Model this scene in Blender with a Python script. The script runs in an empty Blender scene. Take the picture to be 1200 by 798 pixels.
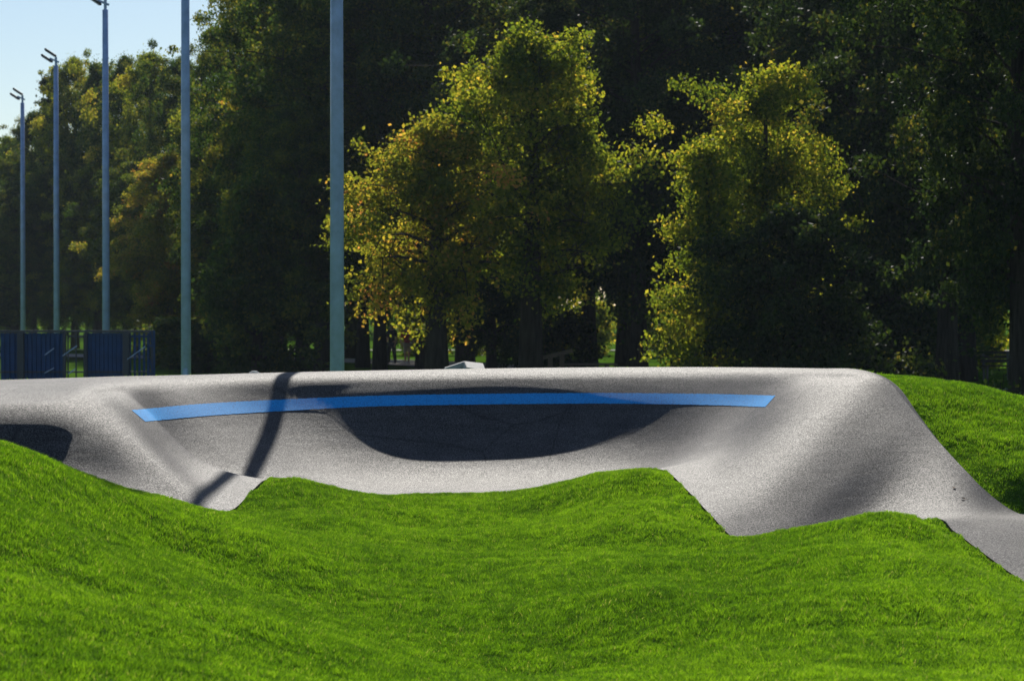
import bpy, bmesh, math, random
import numpy as np
from mathutils import Vector, Matrix
from mathutils.bvhtree import BVHTree
from mathutils.kdtree import KDTree

rad = math.radians
scene = bpy.context.scene
COL = scene.collection

# ------------------------------------------------------------------ camera
HC, FPX, HOR = 2.4, 2833.3, 356.0
TILT = math.atan((399.0 - HOR) / FPX)
cam_d = bpy.data.cameras.new('camera')
cam = bpy.data.objects.new('camera', cam_d)
COL.objects.link(cam)
cam.location = (0, 0, HC)
cam.rotation_euler = (rad(90) - TILT, 0, 0)
cam_d.lens = 85
cam_d.sensor_width = 36
cam_d.clip_start = 0.1
cam_d.clip_end = 3000
cam_d.dof.use_dof = True
cam_d.dof.focus_distance = 23.0
cam_d.dof.aperture_fstop = 4.5
scene.camera = cam
CT, ST = math.cos(TILT), math.sin(TILT)


def P(u, v, Y):
    """world point at depth Y seen in direction (u, v) of the 1200x798 survey frame"""
    a, b = (u - 600) / FPX, (399 - v) / FPX
    dy, dz = CT + b * ST, -ST + b * CT
    k = Y / dy
    return np.array((a * k, Y, HC + dz * k))


# ------------------------------------------------------------------ light
EXPOSURE = 0.05
SUN_EL, SUN_AZ = rad(37), rad(2.2)           # azimuth from +Y, towards +X positive
sunv = Vector((math.sin(SUN_AZ) * math.cos(SUN_EL), math.cos(SUN_AZ) * math.cos(SUN_EL), math.sin(SUN_EL)))
sl = bpy.data.lights.new('sun', 'SUN')
sl.energy = 5.0
sl.angle = rad(0.53)
sl.color = (1.0, 0.95, 0.86)
so = bpy.data.objects.new('sun', sl)
so.rotation_euler = sunv.to_track_quat('Z', 'Y').to_euler()
so.location = (0, 40, 60)
COL.objects.link(so)
w = bpy.data.worlds.new('World')
scene.world = w
w.use_nodes = True
nt = w.node_tree
bg = nt.nodes['Background']
sky = nt.nodes.new('ShaderNodeTexSky')
sky.sky_type = 'NISHITA'
sky.sun_disc = False
sky.sun_elevation = SUN_EL
sky.sun_rotation = SUN_AZ
sky.air_density = 1.0
sky.dust_density = 0.3
sky.ozone_density = 3.0
nt.links.new(sky.outputs[0], bg.inputs[0])
bg.inputs[1].default_value = 0.088
scene.view_settings.view_transform = 'Standard'
scene.view_settings.look = 'None'
scene.view_settings.gamma = 1
scene.view_settings.exposure = EXPOSURE
scene.render.resolution_x, scene.render.resolution_y = 1024, 680
scene.cycles.max_bounces = 8
scene.cycles.transmission_bounces = 6
scene.cycles.use_denoising = True


# ------------------------------------------------------------------ materials
class NT:
    def __init__(self, name):
        self.m = bpy.data.materials.new(name)
        self.m.use_nodes = True
        self.t = self.m.node_tree
        self.t.nodes.clear()
        self.out = self.n('ShaderNodeOutputMaterial')

    def n(self, kind, **kw):
        x = self.t.nodes.new(kind)
        for k, v in kw.items():
            if k in x.inputs.keys():
                x.inputs[k].default_value = v
            else:
                setattr(x, k, v)
        return x

    def l(self, a, b):
        self.t.links.new(a, b)

    def ramp(self, fac, stops):
        r = self.n('ShaderNodeValToRGB')
        e = r.color_ramp.elements
        while len(e) < len(stops):
            e.new(0.5)
        for i, (p, c) in enumerate(stops):
            e[i].position = p
            e[i].color = (*c, 1) if len(c) == 3 else c
        self.l(fac, r.inputs[0])
        return r.outputs[0]

    def noise(self, scale, detail=4, rough=0.6, coord=None):
        x = self.n('ShaderNodeTexNoise')
        x.inputs['Scale'].default_value = scale
        x.inputs['Detail'].default_value = detail
        x.inputs['Roughness'].default_value = rough
        if coord is None:
            coord = self.n('ShaderNodeTexCoord').outputs['Object']
        self.l(coord, x.inputs['Vector'])
        return x.outputs[0]

    def mix(self, fac, a, b, blend='MIX'):
        x = self.n('ShaderNodeMix')
        x.data_type = 'RGBA'
        x.blend_type = blend
        for val, i in ((fac, 0), (a, 6), (b, 7)):
            if hasattr(val, 'is_linked') or hasattr(val, 'links'):
                self.l(val, x.inputs[i])
            else:
                x.inputs[i].default_value = val if i == 0 else (*val, 1)
        return x.outputs[2]


def simple(name, c, rough=0.6, metal=0.0, var=0.25, scale=6.0, bump=0.0, spec=0.5):
    N = NT(name)
    b = N.n('ShaderNodeBsdfPrincipled')
    b.inputs['Roughness'].default_value = rough
    b.inputs['Metallic'].default_value = metal
    b.inputs['Specular IOR Level'].default_value = spec
    f = N.noise(scale)
    lo = tuple(x * (1 - var) for x in c)
    hi = tuple(min(1, x * (1 + var)) for x in c)
    N.l(N.ramp(f, [(0.3, lo), (0.7, hi)]), b.inputs['Base Color'])
    if bump:
        bp = N.n('ShaderNodeBump', Strength=bump)
        bp.inputs['Distance'].default_value = 0.02
        N.l(N.noise(scale * 6), bp.inputs['Height'])
        N.l(bp.outputs[0], b.inputs['Normal'])
    N.l(b.outputs[0], N.out.inputs[0])
    return N.m


def asphalt_material():
    N = NT('asphalt')
    b = N.n('ShaderNodeBsdfPrincipled')
    co = N.n('ShaderNodeTexCoord').outputs['Object']
    grain = N.noise(76, 3, 0.85, co)
    fine = N.noise(170, 2, 0.8, co)
    g = N.mix(0.45, grain, fine)
    blot = N.mix(0.45, N.noise(1.4, 5, 0.65, co), N.noise(0.45, 3, 0.5, co))
    # faint streaks left by the paver and by rollers running along the lane
    mp = N.n('ShaderNodeMapping')
    mp.inputs['Scale'].default_value = (2.2, 2.2, 11)
    N.l(co, mp.inputs['Vector'])
    streak = N.noise(1.0, 4, 0.6, mp.outputs[0])
    c1 = N.ramp(g, [(0.41, (0.012, 0.012, 0.015)), (0.50, (0.054, 0.050, 0.050)), (0.61, (0.17, 0.150, 0.143))])
    bl = N.ramp(blot, [(0.35, (0.62, 0.62, 0.65)), (0.62, (1.2, 1.17, 1.14))])
    st_ = N.ramp(streak, [(0.35, (0.82, 0.82, 0.82)), (0.65, (1.15, 1.15, 1.15))])
    c3 = N.mix(1.0, N.mix(1.0, c1, bl, 'MULTIPLY'), st_, 'MULTIPLY')
    # a few hairline seams
    vo = N.n('ShaderNodeTexVoronoi')
    vo.feature = 'DISTANCE_TO_EDGE'
    vo.inputs['Scale'].default_value = 0.42
    wob = N.n('ShaderNodeTexNoise')
    wob.inputs['Scale'].default_value = 3.0
    N.l(co, wob.inputs['Vector'])
    N.l(N.mix(0.06, co, wob.outputs['Color'], 'ADD'), vo.inputs['Vector'])
    seam = N.ramp(vo.outputs['Distance'], [(0.0, (0.45, 0.45, 0.45)), (0.006, (1, 1, 1))])
    N.l(N.mix(0.8, c3, seam, 'MULTIPLY'), b.inputs['Base Color'])
    N.l(N.ramp(g, [(0.42, (0.74, 0.74, 0.74)), (0.58, (0.52, 0.52, 0.52))]), b.inputs['Roughness'])
    mr = N.n('ShaderNodeMapRange')
    mr.inputs[1].default_value = 0.42; mr.inputs[2].default_value = 0.6
    mr.inputs[3].default_value = 0.06; mr.inputs[4].default_value = 0.31
    N.l(g, mr.inputs[0])
    N.l(mr.outputs[0], b.inputs['Specular IOR Level'])
    bp = N.n('ShaderNodeBump', Strength=0.7)
    bp.inputs['Distance'].default_value = 0.006
    N.l(g, bp.inputs['Height'])
    bp2 = N.n('ShaderNodeBump', Strength=0.45)
    bp2.inputs['Distance'].default_value = 0.02
    N.l(N.mix(0.5, streak, N.noise(4, 5, 0.65, co)), bp2.inputs['Height'])
    N.l(bp2.outputs[0], bp.inputs['Normal'])
    N.l(bp.outputs[0], b.inputs['Normal'])
    N.l(b.outputs[0], N.out.inputs[0])
    return N.m


def paint_material():
    N = NT('blue_line_paint')
    b = N.n('ShaderNodeBsdfPrincipled')
    co = N.n('ShaderNodeTexCoord').outputs['Object']
    g = N.noise(58, 4, 0.85, co)
    c = N.ramp(g, [(0.36, (0.02, 0.12, 0.34)), (0.46, (0.015, 0.32, 0.78)), (0.66, (0.04, 0.42, 0.85))])
    N.l(c, b.inputs['Base Color'])
    b.inputs['Roughness'].default_value = 0.7
    b.inputs['Specular IOR Level'].default_value = 0.15
    bp = N.n('ShaderNodeBump', Strength=0.8)
    bp.inputs['Distance'].default_value = 0.006
    N.l(g, bp.inputs['Height'])
    N.l(bp.outputs[0], b.inputs['Normal'])
    N.l(b.outputs[0], N.out.inputs[0])
    return N.m


def ground_material():
    N = NT('ground_grass')
    b = N.n('ShaderNodeBsdfPrincipled')
    co = N.n('ShaderNodeTexCoord').outputs['Object']
    f = N.mix(0.5, N.noise(0.35, 5, 0.6, co), N.noise(9, 5, 0.7, co))
    c = N.ramp(f, [(0.3, (0.03, 0.06, 0.008)), (0.5, (0.07, 0.15, 0.012)), (0.7, (0.13, 0.24, 0.02))])
    b.inputs['Sheen Weight'].default_value = 0.0
    N.l(c, b.inputs['Base Color'])
    b.inputs['Roughness'].default_value = 1.0
    b.inputs['Specular IOR Level'].default_value = 0.0
    bp = N.n('ShaderNodeBump', Strength=0.8)
    bp.inputs['Distance'].default_value = 0.05
    N.l(N.noise(25, 4, 0.7, co), bp.inputs['Height'])
    N.l(bp.outputs[0], b.inputs['Normal'])
    N.l(b.outputs[0], N.out.inputs[0])
    return N.m


def leaf_material(name, stops, trans=0.55, tcol=2.1, gloss=0.12):
    """stops: colours along the per-leaf 'tint' attribute (leaf colour of the plant itself)"""
    N = NT(name)
    at = N.n('ShaderNodeAttribute', attribute_name='tint')
    c = N.ramp(at.outputs['Fac'], stops)
    pb = N.n('ShaderNodeBsdfPrincipled')
    N.l(c, pb.inputs['Base Color'])
    pb.inputs['Roughness'].default_value = 0.6
    pb.inputs['Specular IOR Level'].default_value = gloss
    tr = N.n('ShaderNodeBsdfTranslucent')
    cc = N.mix(1.0, c, (tcol * 1.15, tcol, tcol * 0.45), 'MULTIPLY')
    N.l(cc, tr.inputs[0])
    mx = N.n('ShaderNodeMixShader')
    mx.inputs[0].default_value = trans
    N.l(pb.outputs[0], mx.inputs[1])
    N.l(tr.outputs[0], mx.inputs[2])
    N.l(mx.outputs[0], N.out.inputs[0])
    return N.m


def bark_material():
    N = NT('bark')
    b = N.n('ShaderNodeBsdfPrincipled')
    co = N.n('ShaderNodeTexCoord').outputs['Object']
    mp = N.n('ShaderNodeMapping')
    mp.inputs['Scale'].default_value = (9, 9, 1.2)
    N.l(co, mp.inputs['Vector'])
    f = N.noise(1.6, 6, 0.65, mp.outputs[0])
    N.l(N.ramp(f, [(0.3, (0.015, 0.013, 0.011)), (0.7, (0.07, 0.06, 0.052))]), b.inputs['Base Color'])
    b.inputs['Roughness'].default_value = 1.0
    b.inputs['Specular IOR Level'].default_value = 0.05
    bp = N.n('ShaderNodeBump', Strength=1.0)
    bp.inputs['Distance'].default_value = 0.06
    N.l(f, bp.inputs['Height'])
    N.l(bp.outputs[0], b.inputs['Normal'])
    N.l(b.outputs[0], N.out.inputs[0])
    return N.m


M = dict(
    asphalt=asphalt_material(), paint=paint_material(), ground=ground_material(), bark=bark_material(),
    grass=leaf_material('grass_blade', [(0, (0.024, 0.068, 0.006)), (0.45, (0.080, 0.200, 0.009)), (0.9, (0.19, 0.36, 0.020)), (1, (0.28, 0.34, 0.12))], 0.52, 1.8, 0.3),
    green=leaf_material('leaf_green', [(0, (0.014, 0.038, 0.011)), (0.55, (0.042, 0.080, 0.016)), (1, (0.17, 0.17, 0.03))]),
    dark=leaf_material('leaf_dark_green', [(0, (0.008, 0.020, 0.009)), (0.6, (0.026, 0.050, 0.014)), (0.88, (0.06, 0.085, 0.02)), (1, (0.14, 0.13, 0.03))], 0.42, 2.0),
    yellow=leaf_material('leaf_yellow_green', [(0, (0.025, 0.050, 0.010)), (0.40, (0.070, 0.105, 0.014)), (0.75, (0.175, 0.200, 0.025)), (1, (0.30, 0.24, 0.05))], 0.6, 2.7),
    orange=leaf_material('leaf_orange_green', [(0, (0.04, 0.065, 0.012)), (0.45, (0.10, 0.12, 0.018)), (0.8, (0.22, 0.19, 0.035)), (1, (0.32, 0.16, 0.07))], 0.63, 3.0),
    steel=simple('painted_blue_steel', (0.10, 0.23, 0.36), 0.38, 0.1, 0.12, 3.0),
    galv=simple('galvanised_steel', (0.30, 0.40, 0.66), 0.3, 0.0, 0.18, 5.0),
    lamp=simple('lamp_housing', (0.03, 0.03, 0.035), 0.4),
    lampglass=simple('lamp_glass', (0.45, 0.5, 0.55), 0.15),
    navy=simple('navy_painted_metal', (0.007, 0.050, 0.17), 0.6, 0.0, 0.2, 4.0, 0.0, 0.2),
    navyd=simple('dark_navy_metal', (0.006, 0.016, 0.045), 0.4, 0.0, 0.2, 4.0),
    conc=simple('concrete', (0.42, 0.41, 0.39), 0.8, 0, 0.15, 12, 0.4),
    wood=simple('weathered_wood', (0.12, 0.085, 0.055), 0.8, 0, 0.3, 9, 0.4),
    woodd=simple('dark_wood', (0.035, 0.025, 0.02), 0.8, 0, 0.3, 9, 0.4),
    gravel=simple('path_gravel', (0.32, 0.28, 0.25), 0.9, 0, 0.25, 14, 0.5, 0.2),
    stand_in=simple('pale_stand_in', (0.4, 0.4, 0.38), 0.8, 0, 0.25, 30, 0.5),
    skin=simple('skin', (0.45, 0.27, 0.19), 0.6, 0, 0.05),
    hair=simple('hair', (0.03, 0.02, 0.015), 0.6, 0, 0.2, 40),
    red=simple('red_cloth', (0.42, 0.03, 0.05), 0.85, 0, 0.12, 12, 0.2),
    beige=simple('beige_cloth', (0.42, 0.38, 0.30), 0.85, 0, 0.12, 12, 0.2),
    black=simple('black_cloth', (0.018, 0.018, 0.025), 0.85, 0, 0.2, 12, 0.2),
    white=simple('white_rubber', (0.6, 0.6, 0.6), 0.6, 0, 0.1),
    dirt=simple('woodland_soil', (0.05, 0.04, 0.03), 0.95, 0, 0.3, 8, 0.5, 0.1),
)


# ------------------------------------------------------------------ object helpers
def mesh_np(name, verts, loops_faces, mat, parent=None, smooth=False, tint=None, link=True):
    """verts (n,3); loops_faces: list of (k-gon index arrays (m,k))"""
    me = bpy.data.meshes.new(name)
    verts = np.asarray(verts, dtype=np.float32)
    me.vertices.add(len(verts))
    me.vertices.foreach_set('co', verts.ravel())
    idx = np.concatenate([f.ravel() for f in loops_faces]).astype(np.int32)
    tot = np.concatenate([np.full(len(f), f.shape[1]) for f in loops_faces]).astype(np.int32)
    st = np.concatenate(([0], np.cumsum(tot)[:-1])).astype(np.int32)
    me.loops.add(len(idx))
    me.loops.foreach_set('vertex_index', idx)
    me.polygons.add(len(tot))
    me.polygons.foreach_set('loop_start', st)
    me.polygons.foreach_set('loop_total', tot)
    me.polygons.foreach_set('use_smooth', np.full(len(tot), smooth))
    if tint is not None:
        a = me.attributes.new('tint', 'FLOAT', 'POINT')
        a.data.foreach_set('value', np.asarray(tint, dtype=np.float32))
    me.update(calc_edges=True)
    me.materials.append(mat)
    o = bpy.data.objects.new(name, me)
    COL.objects.link(o)
    if parent:
        o.parent = parent
    return o


def obj_bm(name, bm, mat, parent=None, smooth=False):
    me = bpy.data.meshes.new(name)
    bm.normal_update()
    bm.to_mesh(me)
    bm.free()
    me.materials.append(mat)
    if smooth:
        for p in me.polygons:
            p.use_smooth = True
    o = bpy.data.objects.new(name, me)
    COL.objects.link(o)
    if parent:
        o.parent = parent
    return o


def empty(name, loc, rz=0.0):
    o = bpy.data.objects.new(name, None)
    o.empty_display_size = 0.3
    o.location = loc
    o.rotation_euler = (0, 0, rz)
    COL.objects.link(o)
    return o


def tag(o, label=None, cat=None, group=None, kind=None):
    for k, v in (('label', label), ('category', cat), ('group', group), ('kind', kind)):
        if v:
            o[k] = v
    return o


def add_box(bm, c, s, rot=None):
    r = bmesh.ops.create_cube(bm, size=1.0)
    mt = Matrix.Translation(c) @ (rot.to_4x4() if rot else Matrix.Identity(4)) @ Matrix.Diagonal((*s, 1))
    bmesh.ops.transform(bm, matrix=mt, verts=r['verts'])
    return r['verts']


def add_bar(bm, a, b, wd, dp=None):
    a, b = Vector(a), Vector(b)
    d = b - a
    q = d.to_track_quat('Z', 'Y').to_matrix()
    return add_box(bm, (a + b) / 2, (wd, dp or wd, d.length), q)


def add_tube(bm, pts, radii, n=12, cap=True):
    pts = [Vector(p) for p in pts]
    rings = []
    for i, p in enumerate(pts):
        d = (pts[min(i + 1, len(pts) - 1)] - pts[max(i - 1, 0)]).normalized()
        x = d.orthogonal().normalized() if abs(d.z) < 0.9 else Vector((1, 0, 0))
        x = (x - d * x.dot(d)).normalized()
        y = d.cross(x)
        rings.append([bm.verts.new(p + (x * math.cos(t) + y * math.sin(t)) * radii[i])
                      for t in (2 * math.pi * k / n for k in range(n))])
    for a, b in zip(rings, rings[1:]):
        for k in range(n):
            bm.faces.new((a[k], a[(k + 1) % n], b[(k + 1) % n], b[k]))
    if cap:
        bm.faces.new(rings[0][::-1])
        bm.faces.new(rings[-1])


def bevel(bm, w, seg=2):
    bmesh.ops.bevel(bm, geom=bm.edges[:], offset=w, segments=seg, affect='EDGES', clamp_overlap=True)


# ------------------------------------------------------------------ pump track surface
BOWL = [(0, 0), (.28, .03), (.50, .12), (.66, .30), (.78, .53), (.87, .75), (.95, .92), (1, 1)]
SOFT = [(0, 0), (.28, .05), (.50, .15), (.66, .32), (.78, .53), (.87, .73), (.95, .91), (1, 1)]
RIDGE = [(0, 0), (.225, .06), (.40, .17), (.55, .36), (.70, .62), (.82, .82), (.92, .94), (1, 1)]
BANKL = [(0, 0), (.25, .06), (.45, .18), (.62, .38), (.76, .64), (.86, .83), (.94, .95), (1, 1)]
SLOPE = [(0, 0), (.16, .08), (.33, .24), (.50, .44), (.67, .66), (.80, .82), (.91, .94), (1, 1)]
LEFTP = [(0, 0), (.25, .05), (.42, .15), (.57, .285), (.70, .545), (.80, .785), (.90, .94), (1, 1)]
TOPST = [(0, 0), (.22, .05), (.42, .15), (.59, .30), (.73, .48), (.85, .68), (.93, .85), (1, 1)]
SOFTER = [(0, 0), (.22, .04), (.42, .14), (.59, .31), (.73, .53), (.85, .75), (.94, .91), (1, 1)]
GENTLE = [(0, 0), (.2, .05), (.38, .18), (.54, .36), (.70, .57), (.82, .75), (.92, .90), (1, 1)]
SLOPEB = [(0, 0), (.20, .05), (.38, .14), (.54, .29), (.68, .50), (.80, .71), (.91, .89), (1, 1)]
SLOPEA = [(0, 0), (.18, .10), (.36, .28), (.53, .48), (.69, .68), (.81, .83), (.91, .94), (1, 1)]
SLOPEM = [(0, 0), (.18, .07), (.35, .20), (.52, .39), (.68, .60), (.80, .77), (.91, .92), (1, 1)]
FLAT = [(0, 0), (.15, .14), (.3, .3), (.45, .45), (.6, .6), (.75, .75), (.88, .88), (1, 1)]
# inner edge, rim (front of the flat top), outer edge, profile, dip
RIBS = [
    ((-420, 600, 20.0), (-420, 475, 22.6), (-420, 452, 26), LEFTP),
    ((-230, 595, 20.1), (-220, 470, 22.8), (-220, 449, 26.6), LEFTP),
    ((-90, 592, 20.7), (-80, 469, 22.9), (-80, 447, 27.0), LEFTP),
    ((30, 594, 20.95), (10, 470, 23.1), (0, 445, 27.4), LEFTP),
    ((150, 600, 21.0), (60, 468, 23.3), (55, 443.5, 27.7), LEFTP),
    ((225, 602, 21.4), (90, 464, 23.6), (95, 442.3, 28.0), SLOPE),
    ((270, 598, 21.6), (106, 462, 23.9), (115, 441.6, 28.2), SLOPE),
    ((296, 574, 22.7), (118, 460, 24.3), (135, 441, 28.4), RIDGE),
    ((313, 562, 23.6), (135, 458, 24.8), (160, 440.5, 28.5), RIDGE),
    ((335, 574, 24.1), (160, 455, 25.5), (190, 440, 28.7), SOFT),
    ((370, 583, 24.5), (215, 451, 26.5), (235, 439, 28.9), GENTLE),
    ((430, 583, 24.9), (325, 446, 27.5), (310, 437.7, 29.3), TOPST),
    ((500, 581, 25.2), (445, 443, 28.1), (440, 435.0, 29.7), BOWL),
    ((580, 580, 25.3), (580, 441, 28.35), (580, 432.3, 29.9), BOWL),
    ((640, 578, 25.1), (705, 440, 28.1), (710, 431, 29.6), BOWL),
    ((690, 572, 24.7), (810, 440, 27.3), (815, 430.8, 28.9), BOWL),
    ((735, 560, 23.8), (895, 441, 26.2), (895, 431.3, 28.0), TOPST),
    ((775, 550, 23.3), (955, 442, 25.2), (962, 432.5, 27.0), RIDGE),
    ((803, 572, 22.15), (1000, 443, 24.5), (1012, 434.0, 25.9), SLOPE),
    ((832, 602, 21.1), (1035, 444, 24.3), (1049, 450, 24.4), SLOPEA),
    ((865, 633, 20.5), (1067, 480, 23.6), (1078, 488, 23.6), SLOPEM),
    ((925, 650, 20.4), (1100, 519, 22.9), (1110, 529, 22.85), SLOPEB),
    ((1010, 630, 20.3), (1137, 558, 22.2), (1147, 568, 22.1), SLOPEB),
    ((1094, 608, 20.3), (1180, 599, 21.6), (1200, 604, 21.7), FLAT),
    ((1118, 622, 19.8), (1255, 608, 21.3), (1275, 612, 21.4), FLAT),
    ((1150, 646, 19.2), (1310, 640, 20.3), (1330, 642, 20.4), FLAT),
    ((1205, 684, 18.3), (1390, 672, 19.3), (1415, 674, 19.4), FLAT),
    ((1300, 730, 16.5), (1500, 700, 18.2), (1530, 702, 18.3), FLAT),
    ((1480, 780, 14.8), (1700, 740, 16.5), (1740, 742, 16.6), FLAT),
]
NP_ = 11
ctrl = np.zeros((len(RIBS), NP_, 3))
for i, (I, R, E, prof) in enumerate(RIBS):
    I, R, E = P(*I), P(*R), P(*E)
    for j, (a, h) in enumerate(prof):
        p = I + (R - I) * a
        p[2] = I[2] + (R[2] - I[2]) * h
        ctrl[i, j] = p
    # rounding over the rim then flat top
    sl_ = (E - R)
    ctrl[i, 8] = R + sl_ * 0.16
    ctrl[i, 8, 2] = R[2] + sl_[2] * 0.16 + 0.045 * min(1, np.linalg.norm(sl_[:2]) / 1.5)
    ctrl[i, 9] = R + sl_ * 0.5
    ctrl[i, 9, 2] = R[2] + sl_[2] * 0.5 + 0.05 * min(1, np.linalg.norm(sl_[:2]) / 1.5)
    ctrl[i, 10] = E


def catmull(A, sub):
    """uniform Catmull-Rom along axis 0"""
    n = len(A)
    Ap = np.concatenate((2 * A[:1] - A[1:2], A, 2 * A[-1:] - A[-2:-1]))
    out = []
    ts = np.arange(sub) / sub
    for i in range(n - 1):
        p0, p1, p2, p3 = Ap[i], Ap[i + 1], Ap[i + 2], Ap[i + 3]
        for t in ts:
            out.append(0.5 * ((2 * p1) + (-p0 + p2) * t + (2 * p0 - 5 * p1 + 4 * p2 - p3) * t * t
                              + (-p0 + 3 * p1 - 3 * p2 + p3) * t ** 3))
    out.append(A[-1])
    return np.array(out)


S = catmull(ctrl, 12)
S = np.swapaxes(catmull(np.swapaxes(S, 0, 1), 8), 0, 1)
# light smoothing keeps the lane free of spline kinks
for _ in range(6):
    T = S.copy()
    T[1:-1, 1:-1] = (S[1:-1, 1:-1] * 4 + S[:-2, 1:-1] + S[2:, 1:-1] + S[1:-1, :-2] + S[1:-1, 2:]) / 8
    S = T
ns, nw = S.shape[:2]


def grid_faces(a, b):
    i, j = np.meshgrid(np.arange(a - 1), np.arange(b - 1), indexing='ij')
    k = (i * b + j).ravel()
    return np.stack((k, k + b, k + b + 1, k + 1), 1)


# surface plus a skirt so the slab has an edge
inner, outer = S[:, 0].copy(), S[:, -1].copy()
ein = inner.copy(); ein[:, 2] -= 0.25
eou = outer.copy(); eou[:, 2] -= 0.30
tv = np.concatenate((S.reshape(-1, 3), inner, ein, outer, eou))
n0 = ns * nw
k = np.arange(ns - 1)
f1 = np.stack((n0 + k, n0 + ns + k, n0 + ns + k + 1, n0 + k + 1), 1)[:, ::-1]
f2 = np.stack((n0 + 2 * ns + k, n0 + 3 * ns + k, n0 + 3 * ns + k + 1, n0 + 2 * ns + k + 1), 1)
gf = grid_faces(ns, nw)
track = mesh_np('pump_track', tv, [gf[:, ::-1], f1, f2], M['asphalt'], smooth=True)
tag(track, kind='structure')
bvh = BVHTree.FromPolygons([Vector(p) for p in S.reshape(-1, 3)], gf.tolist())
# make sure normals point up
track.data.update()
if track.data.polygons[len(gf) // 2].normal.z < 0:
    track.data.flip_normals()

# blue line painted on the wall: sheet 4 mm above the asphalt
TOPL = [(154, 480), (225, 473.5), (300, 469), (430, 463.5), (560, 461), (700, 460), (830, 461), (909, 463)]
BOTL = [(170, 495), (235, 489), (300, 484.5), (430, 477.5), (560, 475), (700, 474), (825, 475.5), (897, 478)]
a1, a2 = catmull(np.array(TOPL, float), 60), catmull(np.array(BOTL, float), 60)
rows = 7
sv = []
rl = random.Random(3)
for p, q in zip(a1, a2):
    p, q = p + np.array((0, rl.uniform(-.22, .22) + .8)), q + np.array((0, rl.uniform(-.22, .22) - .8))
    for r in range(rows):
        uv = p + (q - p) * r / (rows - 1)
        d = Vector(P(uv[0], uv[1], 20.0)) - cam.location
        hit, nrm, _, _ = bvh.ray_cast(cam.location, d.normalized())
        if nrm.z < 0:
            nrm = -nrm
        sv.append(tuple(hit + nrm * 0.004))
line = mesh_np('painted_line', sv, [grid_faces(len(a1), rows)], M['paint'], smooth=True)
if line.data.polygons[10].normal.z < 0:
    line.data.flip_normals()
tag(line, 'blue painted line curving along the upper wall of the asphalt berm', 'line marking')

# ------------------------------------------------------------------ ground height field
GC = [  # grass control points (u, v, Y)
    (-420, 470, 16.5), (-260, 478, 16.6), (-120, 500, 16.6), (0, 529, 16.8), (60, 547, 17.3), (110, 562, 18.0), (160, 579, 19.0),
    (225, 595, 20.5),
    (-200, 640, 13), (0, 600, 14.8), (100, 620, 15.9), (0, 690, 12.5), (150, 700, 13.6), (0, 798, 10.6), (-200, 798, 9.8), (200, 798, 11.4),
    (200, 640, 17.3), (300, 640, 17.8), (300, 612, 20.2), (290, 720, 13.7), (380, 798, 12.4),
    (335, 561, 23.3), (365, 568, 23.4), (400, 578, 23.7), (350, 590, 22.0), (400, 610, 20.9), (440, 586, 24.5), (500, 583, 24.9), (580, 582, 25.0),
    (470, 620, 21.5), (500, 650, 19.7), (530, 690, 17.7), (560, 740, 15.8), (585, 798, 14.0), (560, 610, 22.0), (600, 640, 20.2), (650, 600, 22.5),
    (690, 562, 23.8), (720, 555, 23.2), (752, 550, 22.6), (700, 600, 21.6), (760, 590, 21.2), (800, 620, 20.1), (720, 650, 18.3), (780, 690, 16.2),
    (680, 700, 16.4), (700, 798, 12.9), (840, 650, 19.0), (860, 700, 16.4), (850, 798, 12.8),
    (900, 631, 19.8), (940, 622, 19.7), (980, 613, 19.2), (1030, 607, 19.0), (1070, 606, 19.2), (1000, 640, 17.6), (1080, 650, 17.0), (950, 690, 15.6),
    (1150, 700, 15.2), (1050, 740, 14.2), (1000, 798, 12.4), (1200, 798, 12.2), (1150, 672, 17.5), (1400, 798, 12.0), (1300, 770, 13.8),
    (1075, 447, 24.9), (1110, 455, 24.7), (1150, 470, 24.4), (1200, 492, 24.0), (1260, 520, 23.5), (1360, 575, 22.8),
    (1110, 490, 23.9), (1160, 530, 22.9), (1200, 560, 22.2), (1180, 510, 23.4), (1280, 600, 21.6), (1400, 640, 20.7),
]
gp = [P(*g) for g in GC]
step = 9
for e, off in ((inner, -0.015), (outer, -0.05)):
    for q in e[::step]:
        gp.append(q + np.array((0, 0, off)))
# ground falling away behind the flat top
bk = S[:, -1]
for q in bk[0:ns * 19 // 29:14]:
    gp.append(np.array((q[0], q[1] + 1.6, 0.75)))
    gp.append(np.array((q[0], q[1] + 3.6, 0.05)))
for x, y, z in ((6.5, 27, .95), (8.5, 26, .5), (10, 24, .3), (7, 30, .1), (12, 30, 0), (12, 22, .1), (10, 18, .2), (0, 8, .3), (-6, 7, .5), (6, 7, .4),
                (-12, 14, .9), (12, 12, .3), (-12, 9, .6)):
    gp.append(np.array((x, y, z)))
gp = np.array(gp)
# drop near-duplicates
keep = []
for q in gp:
    if all((q[0] - r[0]) ** 2 + (q[1] - r[1]) ** 2 > 0.05 ** 2 for r in keep):
        keep.append(q)
gp = np.array(keep)


def tps_kernel(d2):
    return np.where(d2 > 1e-12, 0.5 * d2 * np.log(np.maximum(d2, 1e-12)), 0)


n = len(gp)
D2 = ((gp[:, None, :2] - gp[None, :, :2]) ** 2).sum(2)
K = tps_kernel(D2) + np.eye(n) * 0.002
Pm = np.c_[np.ones(n), gp[:, :2]]
A = np.zeros((n + 3, n + 3)); A[:n, :n] = K; A[:n, n:] = Pm; A[n:, :n] = Pm.T
wts = np.linalg.solve(A, np.r_[gp[:, 2], 0, 0, 0])


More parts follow.
